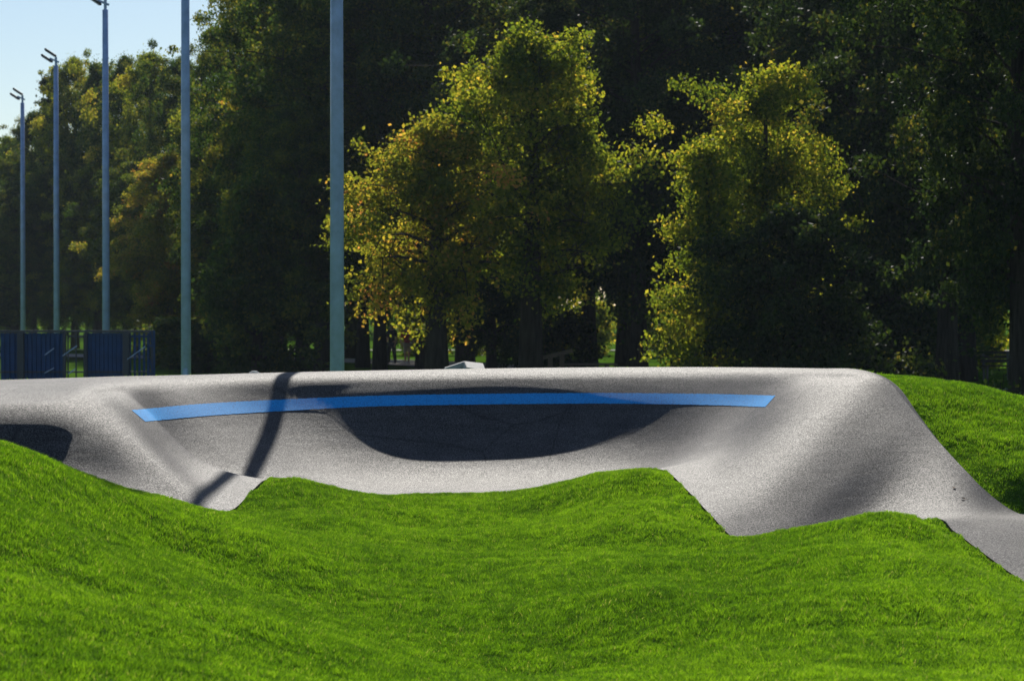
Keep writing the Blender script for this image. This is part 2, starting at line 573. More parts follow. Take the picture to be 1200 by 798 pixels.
def tps(X, Y):
    sh = X.shape
    x, y = X.ravel(), Y.ravel()
    out = np.empty(len(x))
    for s in range(0, len(x), 20000):
        xx, yy = x[s:s + 20000], y[s:s + 20000]
        d2 = (xx[:, None] - gp[None, :, 0]) ** 2 + (yy[:, None] - gp[None, :, 1]) ** 2
        out[s:s + 20000] = tps_kernel(d2) @ wts[:n] + wts[n] + wts[n + 1] * xx + wts[n + 2] * yy
    return out.reshape(sh)


def smooth01(t):
    t = np.clip(t, 0, 1)
    return t * t * (3 - 2 * t)


def vnoise(X, Y, scale, seed):
    """cheap value noise"""
    rs = np.random.RandomState(seed)
    G = rs.rand(64, 64)
    x, y = X / scale + 1000.3, Y / scale + 1000.7
    xi, yi = np.floor(x).astype(int), np.floor(y).astype(int)
    fx, fy = smooth01(x - xi), smooth01(y - yi)
    g = lambda a, b: G[a % 64, b % 64]
    return (g(xi, yi) * (1 - fx) * (1 - fy) + g(xi + 1, yi) * fx * (1 - fy) + g(xi, yi + 1) * (1 - fx) * fy + g(xi + 1, yi + 1) * fx * fy) - 0.5


def far_z(X, Y):
    return 0.10 * vnoise(X, Y, 9, 3) + 0.05 * vnoise(X, Y, 3, 4)


# fine grid for the near terrain
GX0, GX1, GY0, GY1, GS = -13.0, 13.0, 5.0, 38.0, 0.08
gx = np.arange(GX0, GX1 + 1e-6, GS)
gy = np.arange(GY0, GY1 + 1e-6, GS)
XX, YY = np.meshgrid(gx, gy, indexing='ij')
Z = np.clip(tps(XX, YY), -0.1, 2.2)
Z += 0.05 * vnoise(XX, YY, 0.9, 1) + 0.035 * vnoise(XX, YY, 0.33, 2)
dout = np.maximum(np.maximum(np.abs(XX) - 9.0, 0), np.maximum(np.maximum(7.5 - YY, YY - 33.0), 0))
bl = 1 - smooth01(dout / 3.2)
Z = Z * bl + far_z(XX, YY) * (1 - bl)
# rows of the closed outline of the slab
poly = np.concatenate((inner[:, :2], outer[::-1, :2]))
inside = np.zeros(XX.shape, bool)
px, py = poly[:, 0], poly[:, 1]
qx, qy = np.roll(px, -1), np.roll(py, -1)
for a, b, c, d in zip(px, py, qx, qy):
    if b == d:
        continue
    cond = (b > YY) != (d > YY)
    inside ^= cond & (XX < (c - a) * (YY - b) / (d - b) + a)
# distance to the outline and its height
em = np.concatenate((inner, outer))
kd = KDTree(len(em))
for i, q in enumerate(em):
    kd.insert((q[0], q[1], 0), i)
kd.balance()
band = (XX > em[:, 0].min() - 1) & (XX < em[:, 0].max() + 1) & (YY > em[:, 1].min() - 1) & (YY < em[:, 1].max() + 1)
DE = np.full(XX.shape, 9.0)
for i, j in zip(*np.nonzero(band)):
    co, idx, dist = kd.find((XX[i, j], YY[i, j], 0))
    DE[i, j] = dist
    if inside[i, j]:
        hit = bvh.ray_cast(Vector((XX[i, j], YY[i, j], 10)), Vector((0, 0, -1)))[0]
        zz = hit.z if hit else em[idx, 2]
        Z[i, j] = zz - 0.03 - min(0.25, dist * 0.8)
    elif dist < 0.45:
        t = 1 - dist / 0.45
        off = 0.008 if idx < len(inner) else -0.045
        Z[i, j] = Z[i, j] * (1 - t) + (em[idx, 2] + off) * t


def Hnear(x, y):
    fx, fy = (x - GX0) / GS, (y - GY0) / GS
    i = np.clip(fx.astype(int), 0, len(gx) - 2)
    j = np.clip(fy.astype(int), 0, len(gy) - 2)
    a, b = np.clip(fx - i, 0, 1), np.clip(fy - j, 0, 1)
    return Z[i, j] * (1 - a) * (1 - b) + Z[i + 1, j] * a * (1 - b) + Z[i, j + 1] * (1 - a) * b + Z[i + 1, j + 1] * a * b


def nongrid(lo, hi, core, far, g=1.35):
    a = [core[0]]
    s = GS
    while a[-1] > lo:
        s = min(s * g, 60)
        a.append(a[-1] - s)
    b = [core[-1]]
    s = GS
    while b[-1] < hi:
        s = min(s * g, far)
        b.append(b[-1] + s)
    return np.array(a[:0:-1] + list(core) + b[1:])


ax = nongrid(-900, 900, gx, 60)
ay = nongrid(-120, 1800, gy, 60, 1.2)
ZA = far_z(*np.meshgrid(ax, ay, indexing='ij'))
i0 = int(np.argmin(abs(ax - gx[0]))); j0 = int(np.argmin(abs(ay - gy[0])))
ZA[i0:i0 + len(gx), j0:j0 + len(gy)] = Z
AX, AY = np.meshgrid(ax, ay, indexing='ij')
ground = mesh_np('ground', np.stack((AX, AY, ZA), 2).reshape(-1, 3), [grid_faces(len(ax), len(ay))], M['ground'], smooth=True)
if ground.data.polygons[0].normal.z < 0:
    ground.data.flip_normals()
tag(ground, kind='structure')


# paths on the far side
def path_strip(name, pts, width, z=0.09):
    v = []
    pts = [Vector((*p, 0)) for p in pts]
    c = [Vector(p) for p in catmull(np.array([list(p) for p in pts]), 10)]
    for i, p in enumerate(c):
        d = (c[min(i + 1, len(c) - 1)] - c[max(i - 1, 0)]).normalized()
        nn = Vector((-d.y, d.x, 0))
        for s in (-0.5, 0, 0.5):
            q = p + nn * width * s
            v.append((q.x, q.y, z))
    o = mesh_np(name, v, [grid_faces(len(c), 3)], M['gravel'])
    if o.data.polygons[0].normal.z < 0:
        o.data.flip_normals()
    return tag(o, kind='structure')


path_strip('path', [(40, 52), (25, 57), (14, 63), (9, 68), (2, 82), (-5, 97), (-14, 104), (-26, 112), (-60, 126)], 4.5)
path_strip('park_path', [(60, 118), (20, 120), (-20, 122), (-70, 126)], 2.2)


# ------------------------------------------------------------------ grass blades
def blades(name, N, region, hh, ww, seed, label, dens=None):
    rs = np.random.RandomState(seed)
    x0, x1, y0, y1 = region
    out = []
    x = rs.uniform(x0, x1, N); y = rs.uniform(y0, y1, N)
    fr = np.abs(x) < 0.2118 * y * 1.05 + 1.7
    i = np.clip(((x - GX0) / GS + .5).astype(int), 0, len(gx) - 1); j = np.clip(((y - GY0) / GS + .5).astype(int), 0, len(gy) - 1)
    ok = fr & ~(inside[i, j]) & ((DE[i, j] > 0.02) | (rs.rand(N) < 0.7))
    if dens is not None:
        ok &= rs.rand(N) < dens(x, y)
    x, y = x[ok], y[ok]
    n_ = len(x)
    z = Hnear(x, y) - 0.004
    # clumps: height, lean and tint vary in patches as well as per blade
    c1 = 1.2 * vnoise(x, y, 0.05, 11) + 0.9 * vnoise(x, y, 0.13, 12)
    c2 = vnoise(x, y, 0.7, 13)
    lo_ = vnoise(x, y, 2.2, 17)
    h = hh * (0.80 + 0.55 * c1 + 0.15 * c2 + 0.45 * rs.rand(n_)).clip(0.22, 2.2)
    near_edge = DE[np.clip(((x - GX0) / GS).astype(int), 0, len(gx) - 1), np.clip(((y - GY0) / GS).astype(int), 0, len(gy) - 1)]
    h *= np.where(near_edge < 0.25, 0.8, 1)
    ang = 6.28 * (1.0 * vnoise(x, y, 0.11, 14) + 0.8 * vnoise(x, y, 1.3, 15)) + rs.normal(0, 1.1, n_)
    lean = h * (0.25 + 0.55 * rs.rand(n_))
    dx, dy = np.cos(ang) * lean, np.sin(ang) * lean
    fa = rs.uniform(0, 6.28, n_)
    wx, wy = np.cos(fa) * ww * 0.5, np.sin(fa) * ww * 0.5
    V = np.empty((n_, 5, 3), np.float32)
    V[:, 0] = np.stack((x - wx, y - wy, z), 1)
    V[:, 1] = np.stack((x + wx, y + wy, z), 1)
    V[:, 2] = np.stack((x + wx * .85 + dx * .35, y + wy * .85 + dy * .35, z + h * .6), 1)
    V[:, 3] = np.stack((x - wx * .85 + dx * .35, y - wy * .85 + dy * .35, z + h * .6), 1)
    V[:, 4] = np.stack((x + dx, y + dy, z + h), 1)
    b = np.arange(n_) * 5
    q = np.stack((b, b + 1, b + 2, b + 3), 1)
    t = np.stack((b + 3, b + 2, b + 4), 1)
    tint = (0.52 + 0.26 * c1 + 0.16 * c2 + 0.28 * lo_ + rs.normal(0, 0.18, n_)).clip(0, 0.9)
    tint = np.where(rs.rand(n_) < 0.02, 1.0, tint)
    o = mesh_np(name, V.reshape(-1, 3), [q, t], M['grass'], tint=np.repeat(tint, 5))
    return tag(o, label, 'grass', kind='stuff')


blades('lawn_grass', 2300000, (-7.6, 7.6, 8.8, 26), 0.029, 0.005, 5, 'bright green lawn grass covering the mounds in front of the asphalt')
blades('meadow_grass', 120000, (-7.5, 9.5, 26, 37), 0.06, 0.012, 6, 'short grass on the bank behind the asphalt crest')


# ------------------------------------------------------------------ trees
def build_tree_meshes(name, seed, H, R, base, nleaf, lsize, kind='broad', trunk_r=0.25, lopsided=0.0, droop=0.0, rag=1.0):
    rnd = random.Random(seed)
    rs = np.random.RandomState(seed)
    bm = bmesh.new()
    # trunk
    tp = []
    wob = [rnd.uniform(-1, 1) for _ in range(4)]
    for i in range(9):
        t = i / 8
        tp.append(Vector((0.25 * math.sin(t * 3 + wob[0]) * t * wob[1], 0.25 * math.sin(t * 2.5 + wob[2]) * t * wob[3], t * H * 0.93 - 0.25)))
    rr = [trunk_r * (1.35 if i == 0 else 1.0) * (1 - (i / 8)) ** 0.8 + 0.02 for i in range(9)]
    add_tube(bm, tp, rr, 10)

    def trunk_at(z):
        t = max(0, min(0.999, (z + 0.25) / (H * 0.93))) * 8
        i = int(t)
        return tp[i].lerp(tp[i + 1], t - i)

    def prof(t):  # t from 0 (crown base) to 1 (top)
        if kind == 'broad':
            return (0.55 + 0.45 * math.sin(min(1, t * 1.7) * math.pi / 2)) * (1 - max(0, t - 0.35) ** 1.7 / 0.65 ** 1.7) ** 0.6 if t < 1 else 0
        if kind == 'cone':
            return (0.75 + 0.25 * min(1, t * 6)) * (1 - t) ** 0.62
        return (0.6 + 0.4 * min(1, t * 4)) * (1 - t ** 3) ** 0.8  # column

    clumps = []
    cdir = []
    lobes = [(rnd.uniform(0, 6.28), rnd.uniform(0.05, 0.95), rnd.uniform(-0.5, 0.5)) for _ in range(13)]
    nl = int(16 + H * 3.2)
    for k in range(nl):
        t = (k + rnd.random()) / nl
        az = k * 2.399 + rnd.uniform(-0.5, 0.5)
        z0 = base + t * (H - base) * 0.93
        f = 1.0
        for (la, lt, am) in lobes:
            f += am * max(0, math.cos(az - la)) ** 3 * math.exp(-((t - lt) / 0.11) ** 2)
        f += lopsided * math.cos(az - math.pi)
        L = R * prof(t) * f * rnd.uniform(0.62, 1.12)
        if L < 0.25:
            L = 0.25
        p0 = trunk_at(z0 - 0.25 * L * 0.6)
        up = rnd.uniform(0.05, 0.5) - (0.5 if t < 0.15 else 0) * droop
        d = Vector((math.cos(az), math.sin(az), 0))
        pts = [p0]
        for s in (0.33, 0.66, 1.0):
            pts.append(p0 + d * L * s + Vector((rnd.uniform(-.1, .1) * L, rnd.uniform(-.1, .1) * L, L * up * s + 0.1 * L * (1 - (2 * s - 1) ** 2))))
        r0 = max(0.015, trunk_r * 0.26 * (1 - t * 0.8))
        add_tube(bm, pts, [r0, r0 * .7, r0 * .45, 0.01], 5, False)
        ncl = max(3, int(3 + L * 1.7))
        for c in range(ncl):
            s = 0.35 + 0.68 * (c + rnd.random()) / ncl
            q = pts[0].lerp(pts[-1], s)
            sp = 0.30 * L * (0.4 + s * 0.7)
            tip = q + Vector((rnd.gauss(0, sp), rnd.gauss(0, sp), rnd.gauss(0, 0.22 * L + 0.12)))
            add_tube(bm, [q, tip], [r0 * .3, 0.006], 3, False)
            clumps.append((tip, rnd.uniform(0.20, 0.60) * (0.75 + 0.06 * R), rnd.gauss(0, 0.14) + 0.25 * (s - 0.6)))
            cdir.append((tip - q).normalized() * .7 + Vector((0, 0, -.35)))
    for _ in range(4):
        clumps.append((trunk_at(H * 0.93) + Vector((rnd.gauss(0, .25), rnd.gauss(0, .25), rnd.uniform(-.4, .35))), rnd.uniform(.2, .4), 0.1))
        cdir.append(Vector((0, 0, .3)))
    # leaves
    per = np.array([c[1] ** 2 for c in clumps])
    cnt = np.maximum(8, (per / per.sum() * nleaf).astype(int))
    ci = np.repeat(np.arange(len(clumps)), cnt)
    cp = np.array([list(c[0]) for c in clumps])[ci]
    cr = np.array([c[1] for c in clumps])[ci][:, None]
    ctint = np.array([c[2] for c in clumps])[ci]
    N = len(ci)
    dv = rs.normal(size=(N, 3)); dv /= np.linalg.norm(dv, axis=1)[:, None]
    rrad = rs.rand(N, 1) ** 0.45
    cd = np.array([list(c) for c in cdir])[ci]
    pos = cp + dv * rrad * cr * np.array((1.0, 1.0, 0.62)) + cd * (rs.rand(N, 1) - .5) * cr * 1.8
    # stray sprigs
    st_ = rs.rand(N) < 0.10
    pos[st_] += dv[st_] * cr[st_] * rs.rand(st_.sum(), 1) * 0.9
    pos[:, 2] = np.maximum(pos[:, 2], 0.05)
    a = rs.normal(size=(N, 3)); a[:, 2] -= 0.5; a /= np.linalg.norm(a, axis=1)[:, None]
    b = np.cross(a, rs.normal(size=(N, 3))); b /= np.linalg.norm(b, axis=1)[:, None]
    sz = lsize * rs.uniform(0.6, 1.3, (N, 1))
    V = np.empty((N, 4, 3), np.float32)
    V[:, 0] = pos
    V[:, 1] = pos + a * sz * .45 + b * sz * .36
    V[:, 2] = pos + a * sz
    V[:, 3] = pos + a * sz * .5 - b * sz * .36
    tint = (0.42 + ctint + rs.normal(0, 0.20, N) + 0.15 * (rrad[:, 0] - 0.6)).clip(0, 1)
    return bm, V, tint, N


def make_tree(name, loc, seed, H, R, base, nleaf, lsize, mat, label, group=None, rz=0.0, cat='tree', deep=1.0, **kw):
    bm, V, tint, N = build_tree_meshes(name, seed, H, R, base, nleaf, lsize, **kw)
    root = empty(name, loc, rz)
    root.scale = (1, deep, 1)
    obj_bm('trunk', bm, M['bark'], root, True)
    ids = np.arange(N * 4).reshape(N, 4)
    mesh_np('crown', V.reshape(-1, 3), [ids], mat, root, tint=np.repeat(tint, 4))
    tag(root, label, cat, group)
    return root


def copy_tree(src, loc, rz, sxy, sz, mat, label, group):
    r = src.copy()
    COL.objects.link(r)
    r.location = loc
    r.rotation_euler = (0, 0, rz)
    r.scale = (sxy, sxy, sz)
    for ch in list(src.children):
        c = ch.copy()
        COL.objects.link(c)
        c.parent = r
        if ch.name.startswith('crown'):
            c.material_slots[0].link = 'OBJECT'
            c.material_slots[0].material = mat
    r['label'] = label
    if group:
        r['group'] = group
    return r


def base_at(u, Y):
    return ((u - 600) / FPX * Y, Y, 0.0)


GRP = 'park trees standing behind the pump track'
# the two lit trees in front and their neighbours, each grown on its own
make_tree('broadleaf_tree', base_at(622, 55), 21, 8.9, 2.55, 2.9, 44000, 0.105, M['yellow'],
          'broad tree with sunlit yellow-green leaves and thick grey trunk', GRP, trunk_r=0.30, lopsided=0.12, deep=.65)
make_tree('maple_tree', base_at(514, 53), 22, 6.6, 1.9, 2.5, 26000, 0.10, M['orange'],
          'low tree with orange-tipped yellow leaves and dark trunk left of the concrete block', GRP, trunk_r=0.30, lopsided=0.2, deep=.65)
make_tree('added_tree', base_at(828, 48), 27, 5.9, 1.3, 0.4, 17000, 0.09, M['yellow'],  # added tree, supplies the sunlit left bulge of the pointed tree
          'low bright yellow-green tree added as the lit left bulge of the pointed sunlit tree', GRP, kind='cone', trunk_r=0.08, deep=.7)
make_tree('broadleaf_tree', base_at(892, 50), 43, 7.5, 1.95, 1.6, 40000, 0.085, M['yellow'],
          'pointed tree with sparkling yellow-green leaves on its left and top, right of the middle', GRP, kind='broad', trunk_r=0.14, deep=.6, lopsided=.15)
make_tree('added_tree', base_at(938, 46.5), 28, 4.4, 2.0, 0.3, 30000, 0.10, M['dark'],  # added tree, dark leaves in place of shade low on the pointed tree
          'low dark spreading tree added in front of the pointed sunlit tree as its shaded lower right', GRP, kind='broad', trunk_r=0.10)
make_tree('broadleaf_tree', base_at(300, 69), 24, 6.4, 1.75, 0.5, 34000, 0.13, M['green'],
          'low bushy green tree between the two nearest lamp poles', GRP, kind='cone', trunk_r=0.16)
# prototypes of the taller trees
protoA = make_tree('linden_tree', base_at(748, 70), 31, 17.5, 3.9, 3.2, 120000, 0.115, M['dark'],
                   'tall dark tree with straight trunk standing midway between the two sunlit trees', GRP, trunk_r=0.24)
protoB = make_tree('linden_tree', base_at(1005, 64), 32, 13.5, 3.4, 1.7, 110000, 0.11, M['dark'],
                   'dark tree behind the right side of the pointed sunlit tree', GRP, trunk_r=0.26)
protoC = make_tree('linden_tree', base_at(501, 80), 33, 17.0, 4.2, 3.5, 120000, 0.125, M['green'],
                   'tall green tree with dark trunk showing high above the orange-tipped maple', GRP, trunk_r=0.34)
protoD = make_tree('poplar_tree', base_at(61, 134), 34, 15.9, 1.25, 1.5, 22000, 0.20, M['dark'],
                   'narrow dark pointed poplar rising beside the second farthest lamp pole', GRP, kind='column', trunk_r=0.2)

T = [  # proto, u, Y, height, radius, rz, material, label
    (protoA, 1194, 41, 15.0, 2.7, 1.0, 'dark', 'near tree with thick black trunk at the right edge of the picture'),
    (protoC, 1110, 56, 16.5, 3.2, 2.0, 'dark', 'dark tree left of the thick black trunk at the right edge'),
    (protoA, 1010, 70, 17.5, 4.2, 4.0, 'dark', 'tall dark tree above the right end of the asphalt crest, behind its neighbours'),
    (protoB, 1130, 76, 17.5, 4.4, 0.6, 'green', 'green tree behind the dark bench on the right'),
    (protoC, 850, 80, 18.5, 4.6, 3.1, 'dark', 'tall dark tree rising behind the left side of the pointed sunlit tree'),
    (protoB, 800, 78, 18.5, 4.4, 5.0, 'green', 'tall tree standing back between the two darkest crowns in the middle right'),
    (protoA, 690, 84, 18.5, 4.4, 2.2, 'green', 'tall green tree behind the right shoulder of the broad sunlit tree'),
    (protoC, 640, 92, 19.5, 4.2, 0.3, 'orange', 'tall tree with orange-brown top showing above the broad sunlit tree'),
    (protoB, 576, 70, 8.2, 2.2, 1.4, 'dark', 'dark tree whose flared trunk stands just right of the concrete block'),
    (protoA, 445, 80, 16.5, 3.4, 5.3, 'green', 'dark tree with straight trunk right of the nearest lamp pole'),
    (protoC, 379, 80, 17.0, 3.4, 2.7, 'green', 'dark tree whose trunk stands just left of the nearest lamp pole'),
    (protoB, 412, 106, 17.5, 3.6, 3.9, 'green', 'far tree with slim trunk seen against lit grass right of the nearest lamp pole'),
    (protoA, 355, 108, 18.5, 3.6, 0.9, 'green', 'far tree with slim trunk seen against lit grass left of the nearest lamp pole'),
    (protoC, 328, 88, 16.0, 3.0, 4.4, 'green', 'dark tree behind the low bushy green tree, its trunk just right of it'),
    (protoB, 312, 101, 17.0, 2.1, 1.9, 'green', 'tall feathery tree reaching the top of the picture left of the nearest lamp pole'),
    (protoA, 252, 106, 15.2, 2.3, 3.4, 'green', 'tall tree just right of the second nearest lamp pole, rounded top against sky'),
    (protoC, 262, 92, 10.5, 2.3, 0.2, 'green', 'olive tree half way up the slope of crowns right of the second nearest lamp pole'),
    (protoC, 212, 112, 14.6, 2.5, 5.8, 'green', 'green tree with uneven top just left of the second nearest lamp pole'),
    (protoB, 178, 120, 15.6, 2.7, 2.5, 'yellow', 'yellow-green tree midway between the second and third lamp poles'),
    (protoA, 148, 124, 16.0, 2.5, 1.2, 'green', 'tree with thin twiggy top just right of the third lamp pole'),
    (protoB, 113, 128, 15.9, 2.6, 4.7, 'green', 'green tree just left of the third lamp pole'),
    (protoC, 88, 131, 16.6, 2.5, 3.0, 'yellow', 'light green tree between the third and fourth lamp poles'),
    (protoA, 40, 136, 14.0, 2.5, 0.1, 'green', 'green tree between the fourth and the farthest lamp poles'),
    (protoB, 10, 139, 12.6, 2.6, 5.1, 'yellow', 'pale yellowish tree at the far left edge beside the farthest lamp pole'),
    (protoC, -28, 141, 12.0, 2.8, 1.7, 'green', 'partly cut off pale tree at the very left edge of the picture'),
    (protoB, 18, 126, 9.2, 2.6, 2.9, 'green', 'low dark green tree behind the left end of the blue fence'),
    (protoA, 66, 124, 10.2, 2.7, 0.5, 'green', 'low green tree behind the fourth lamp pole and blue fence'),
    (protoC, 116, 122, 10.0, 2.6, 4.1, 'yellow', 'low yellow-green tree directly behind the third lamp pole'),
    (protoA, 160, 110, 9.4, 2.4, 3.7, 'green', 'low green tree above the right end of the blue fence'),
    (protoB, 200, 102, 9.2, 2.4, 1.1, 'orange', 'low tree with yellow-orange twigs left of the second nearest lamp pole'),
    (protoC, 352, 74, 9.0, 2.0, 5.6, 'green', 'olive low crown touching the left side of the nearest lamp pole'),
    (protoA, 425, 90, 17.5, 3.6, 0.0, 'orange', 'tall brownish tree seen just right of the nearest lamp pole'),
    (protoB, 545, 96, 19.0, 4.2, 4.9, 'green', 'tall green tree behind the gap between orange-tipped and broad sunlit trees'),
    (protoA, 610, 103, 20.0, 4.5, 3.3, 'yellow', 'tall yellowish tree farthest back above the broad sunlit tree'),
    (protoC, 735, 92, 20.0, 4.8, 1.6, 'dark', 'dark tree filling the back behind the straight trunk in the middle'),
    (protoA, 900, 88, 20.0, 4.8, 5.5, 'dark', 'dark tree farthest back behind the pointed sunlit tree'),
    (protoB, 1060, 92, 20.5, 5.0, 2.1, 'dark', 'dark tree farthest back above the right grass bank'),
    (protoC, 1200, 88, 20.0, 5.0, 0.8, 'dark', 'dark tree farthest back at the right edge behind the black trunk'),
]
PH = {protoA: (17.5, 3.9), protoB: (13.5, 3.4), protoC: (17.0, 4.2)}
for pr, u, Y, h, r, rz, mt, lab in T:
    ph, prr = PH[pr]
    copy_tree(pr, base_at(u, Y), rz, r / prr, h / ph, M[mt], lab, GRP)

# saplings and bushes lit at the edge of the far lawn
BG = 'bushes at the foot of the park trees'
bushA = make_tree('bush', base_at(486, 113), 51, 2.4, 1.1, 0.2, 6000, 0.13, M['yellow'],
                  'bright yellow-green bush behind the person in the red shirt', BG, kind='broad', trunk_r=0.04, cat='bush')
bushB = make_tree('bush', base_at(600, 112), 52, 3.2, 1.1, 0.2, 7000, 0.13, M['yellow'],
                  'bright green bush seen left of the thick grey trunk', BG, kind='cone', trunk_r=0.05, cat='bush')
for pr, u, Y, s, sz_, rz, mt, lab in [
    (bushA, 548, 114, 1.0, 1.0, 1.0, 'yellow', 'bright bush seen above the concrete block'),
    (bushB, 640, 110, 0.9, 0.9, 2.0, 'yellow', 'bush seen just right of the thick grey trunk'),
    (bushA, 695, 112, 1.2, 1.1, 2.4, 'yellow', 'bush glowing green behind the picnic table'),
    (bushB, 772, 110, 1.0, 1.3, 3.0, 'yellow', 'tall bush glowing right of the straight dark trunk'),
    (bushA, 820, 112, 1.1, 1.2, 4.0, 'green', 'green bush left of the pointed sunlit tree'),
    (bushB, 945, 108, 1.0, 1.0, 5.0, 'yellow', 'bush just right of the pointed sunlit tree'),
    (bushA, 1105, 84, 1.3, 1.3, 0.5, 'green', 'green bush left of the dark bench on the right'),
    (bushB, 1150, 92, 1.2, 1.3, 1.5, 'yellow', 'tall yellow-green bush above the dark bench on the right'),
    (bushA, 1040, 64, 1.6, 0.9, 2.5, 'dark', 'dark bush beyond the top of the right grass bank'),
    (bushA, 245, 84, 1.2, 0.7, 3.5, 'dark', 'low dark bush right of the second nearest lamp pole'),
    (bushB, 200, 88, 1.2, 0.6, 4.5, 'green', 'low bush right of the blue fence end'),
    (bushA, 660, 78, 1.0, 0.9, 0.2, 'dark', 'dark bush behind the wooden post rail'),
]:
    copy_tree(pr, base_at(u, Y), rz, s, sz_, M[mt], lab, BG)
make_tree('weed_plant', P(1168, 492, 27.5) + np.array((0, 0, -0.05)), 61, 0.42, 0.22, 0.05, 260, 0.06, M['dark'],
          'dark leafy weed at the edge of the right grass bank below the black trunk', None, kind='broad', trunk_r=0.008, cat='plant')


# far woodland mass beyond the lawn
def far_wood():
    rs = np.random.RandomState(77)
    nC = 900
    cx = rs.uniform(-85, 75, nC)
    cy = 172 + rs.uniform(-6, 14, nC)
    top = 13 + 4 * vnoise(cx, cy * 0, 14, 5) * 2
    cz = rs.rand(nC) ** 0.8 * top
    per = 60
    ci = np.repeat(np.arange(nC), per)
    N = len(ci)
    dv = rs.normal(size=(N, 3)) * np.array((1.3, 1.3, 1.0))
    pos = np.stack((cx, cy, cz), 1)[ci] + dv
    pos[:, 2] = np.maximum(pos[:, 2], 0.05)
    a = rs.normal(size=(N, 3)); a /= np.linalg.norm(a, axis=1)[:, None]
    b = np.cross(a, rs.normal(size=(N, 3))); b /= np.linalg.norm(b, axis=1)[:, None]
    s = 0.55
    V = np.stack((pos, pos + a * s * .5 + b * s * .4, pos + a * s, pos + a * s * .5 - b * s * .4), 1)
    o = mesh_np('distant_woodland', V.reshape(-1, 3), [np.arange(N * 4).reshape(N, 4)], M['green'], tint=np.repeat(rs.rand(N) * .7, 4))
    tag(o, 'far-off green woodland glimpsed between the trunks', 'woodland', kind='stuff')


far_wood()

# ------------------------------------------------------------------ floodlight poles
PG = 'floodlight poles in a receding row'


def pole_loc(i):
    y0 = 33.2
    k = y0 * (1 + 0.446 * i)
    return ((395 - 600) / FPX * y0 - 0.275 * (k - y0), k, 0.0)


def add_octo(bm, h, r0, r1):
    add_tube(bm, [(0, 0, -0.1), (0, 0, h * .5), (0, 0, h)], [r0, (r0 + r1) / 2, r1], 16)


def make_pole(with_head, label):
    r = empty('floodlight_pole', (0, 0, 0))
    b = bmesh.new(); add_octo(b, 11.9, 0.128, 0.095); obj_bm('pole_shaft', b, M['galv'], r, True)
    b = bmesh.new()
    add_tube(b, [(0, 0, 0), (0, 0, .03)], [.26, .26], 20)
    obj_bm('base_plate', b, M['galv'], r)
    b = bmesh.new(); add_box(b, (0, -0.118, 1.0), (.11, .03, .35)); bevel(b, .006); obj_bm('hatch', b, M['galv'], r)
    b = bmesh.new(); add_tube(b, [(0, 0, 11.9), (0, 0, 12.25)], [.05, .05], 10)
    add_bar(b, (-.25, 0, 12.2), (.12, 0, 12.05), .07); obj_bm('mounting_arm', b, M['galv'], r)
    for k_, (x, z, an) in enumerate(((-.22, 12.42, 32), (-.36, 12.20, 32))):
        q = Matrix.Rotation(rad(an), 3, 'Y')
        b = bmesh.new()
        add_box(b, (x, 0, z), (.50, .34, .09), q); bevel(b, .02)
        h = obj_bm('lamp_head', b, M['lamp'], r)
        b = bmesh.new()
        add_box(b, Vector((x, 0, z)) + q @ Vector((0, 0, -.057)), (.4, .28, .012), q)
        obj_bm('lamp_glass', b, M['lampglass'], h)
    tag(r, label, 'lamp pole', PG)
    return r


plab = ['nearest and thickest steel pole standing behind the berm, its top out of the picture',
        'second nearest steel floodlight pole, right of the blue fence, its top out of the picture',
        'third steel floodlight pole, its lamp head cut by the top edge of the picture',
        'fourth steel floodlight pole with a double lamp head against the sky',
        'farthest and thinnest floodlight pole at the left edge of the picture']
poles = []
p0 = make_pole(True, plab[0])


def copy_deep(o, parent=None):
    c = o.copy()
    COL.objects.link(c)
    if parent:
        c.parent = parent
    for ch in o.children:
        copy_deep(ch, c)
    return c


for i in range(5):
    pr = p0 if i == 0 else copy_deep(p0)
    pr.location = pole_loc(i)
    pr['label'] = plab[i]
    if i == 0:
        pr.scale = (.8, .8, 1.0)
    else:
        pr.scale = (.8, .8, .95)
    hz = {2: 14.2, 3: 13.0, 4: 12.85}.get(i)
# heads: the tops of the visible poles are set from their sizes in the view
for i, vtop in ((2, 12), (3, 78), (4, 121)):
    o = [x for x in bpy.data.objects if x.get('label') == plab[i]][0]
    L = pole_loc(i)
    z = P(0, vtop, L[1])[2]
    o.scale = (.8, .8, z / 11.9)


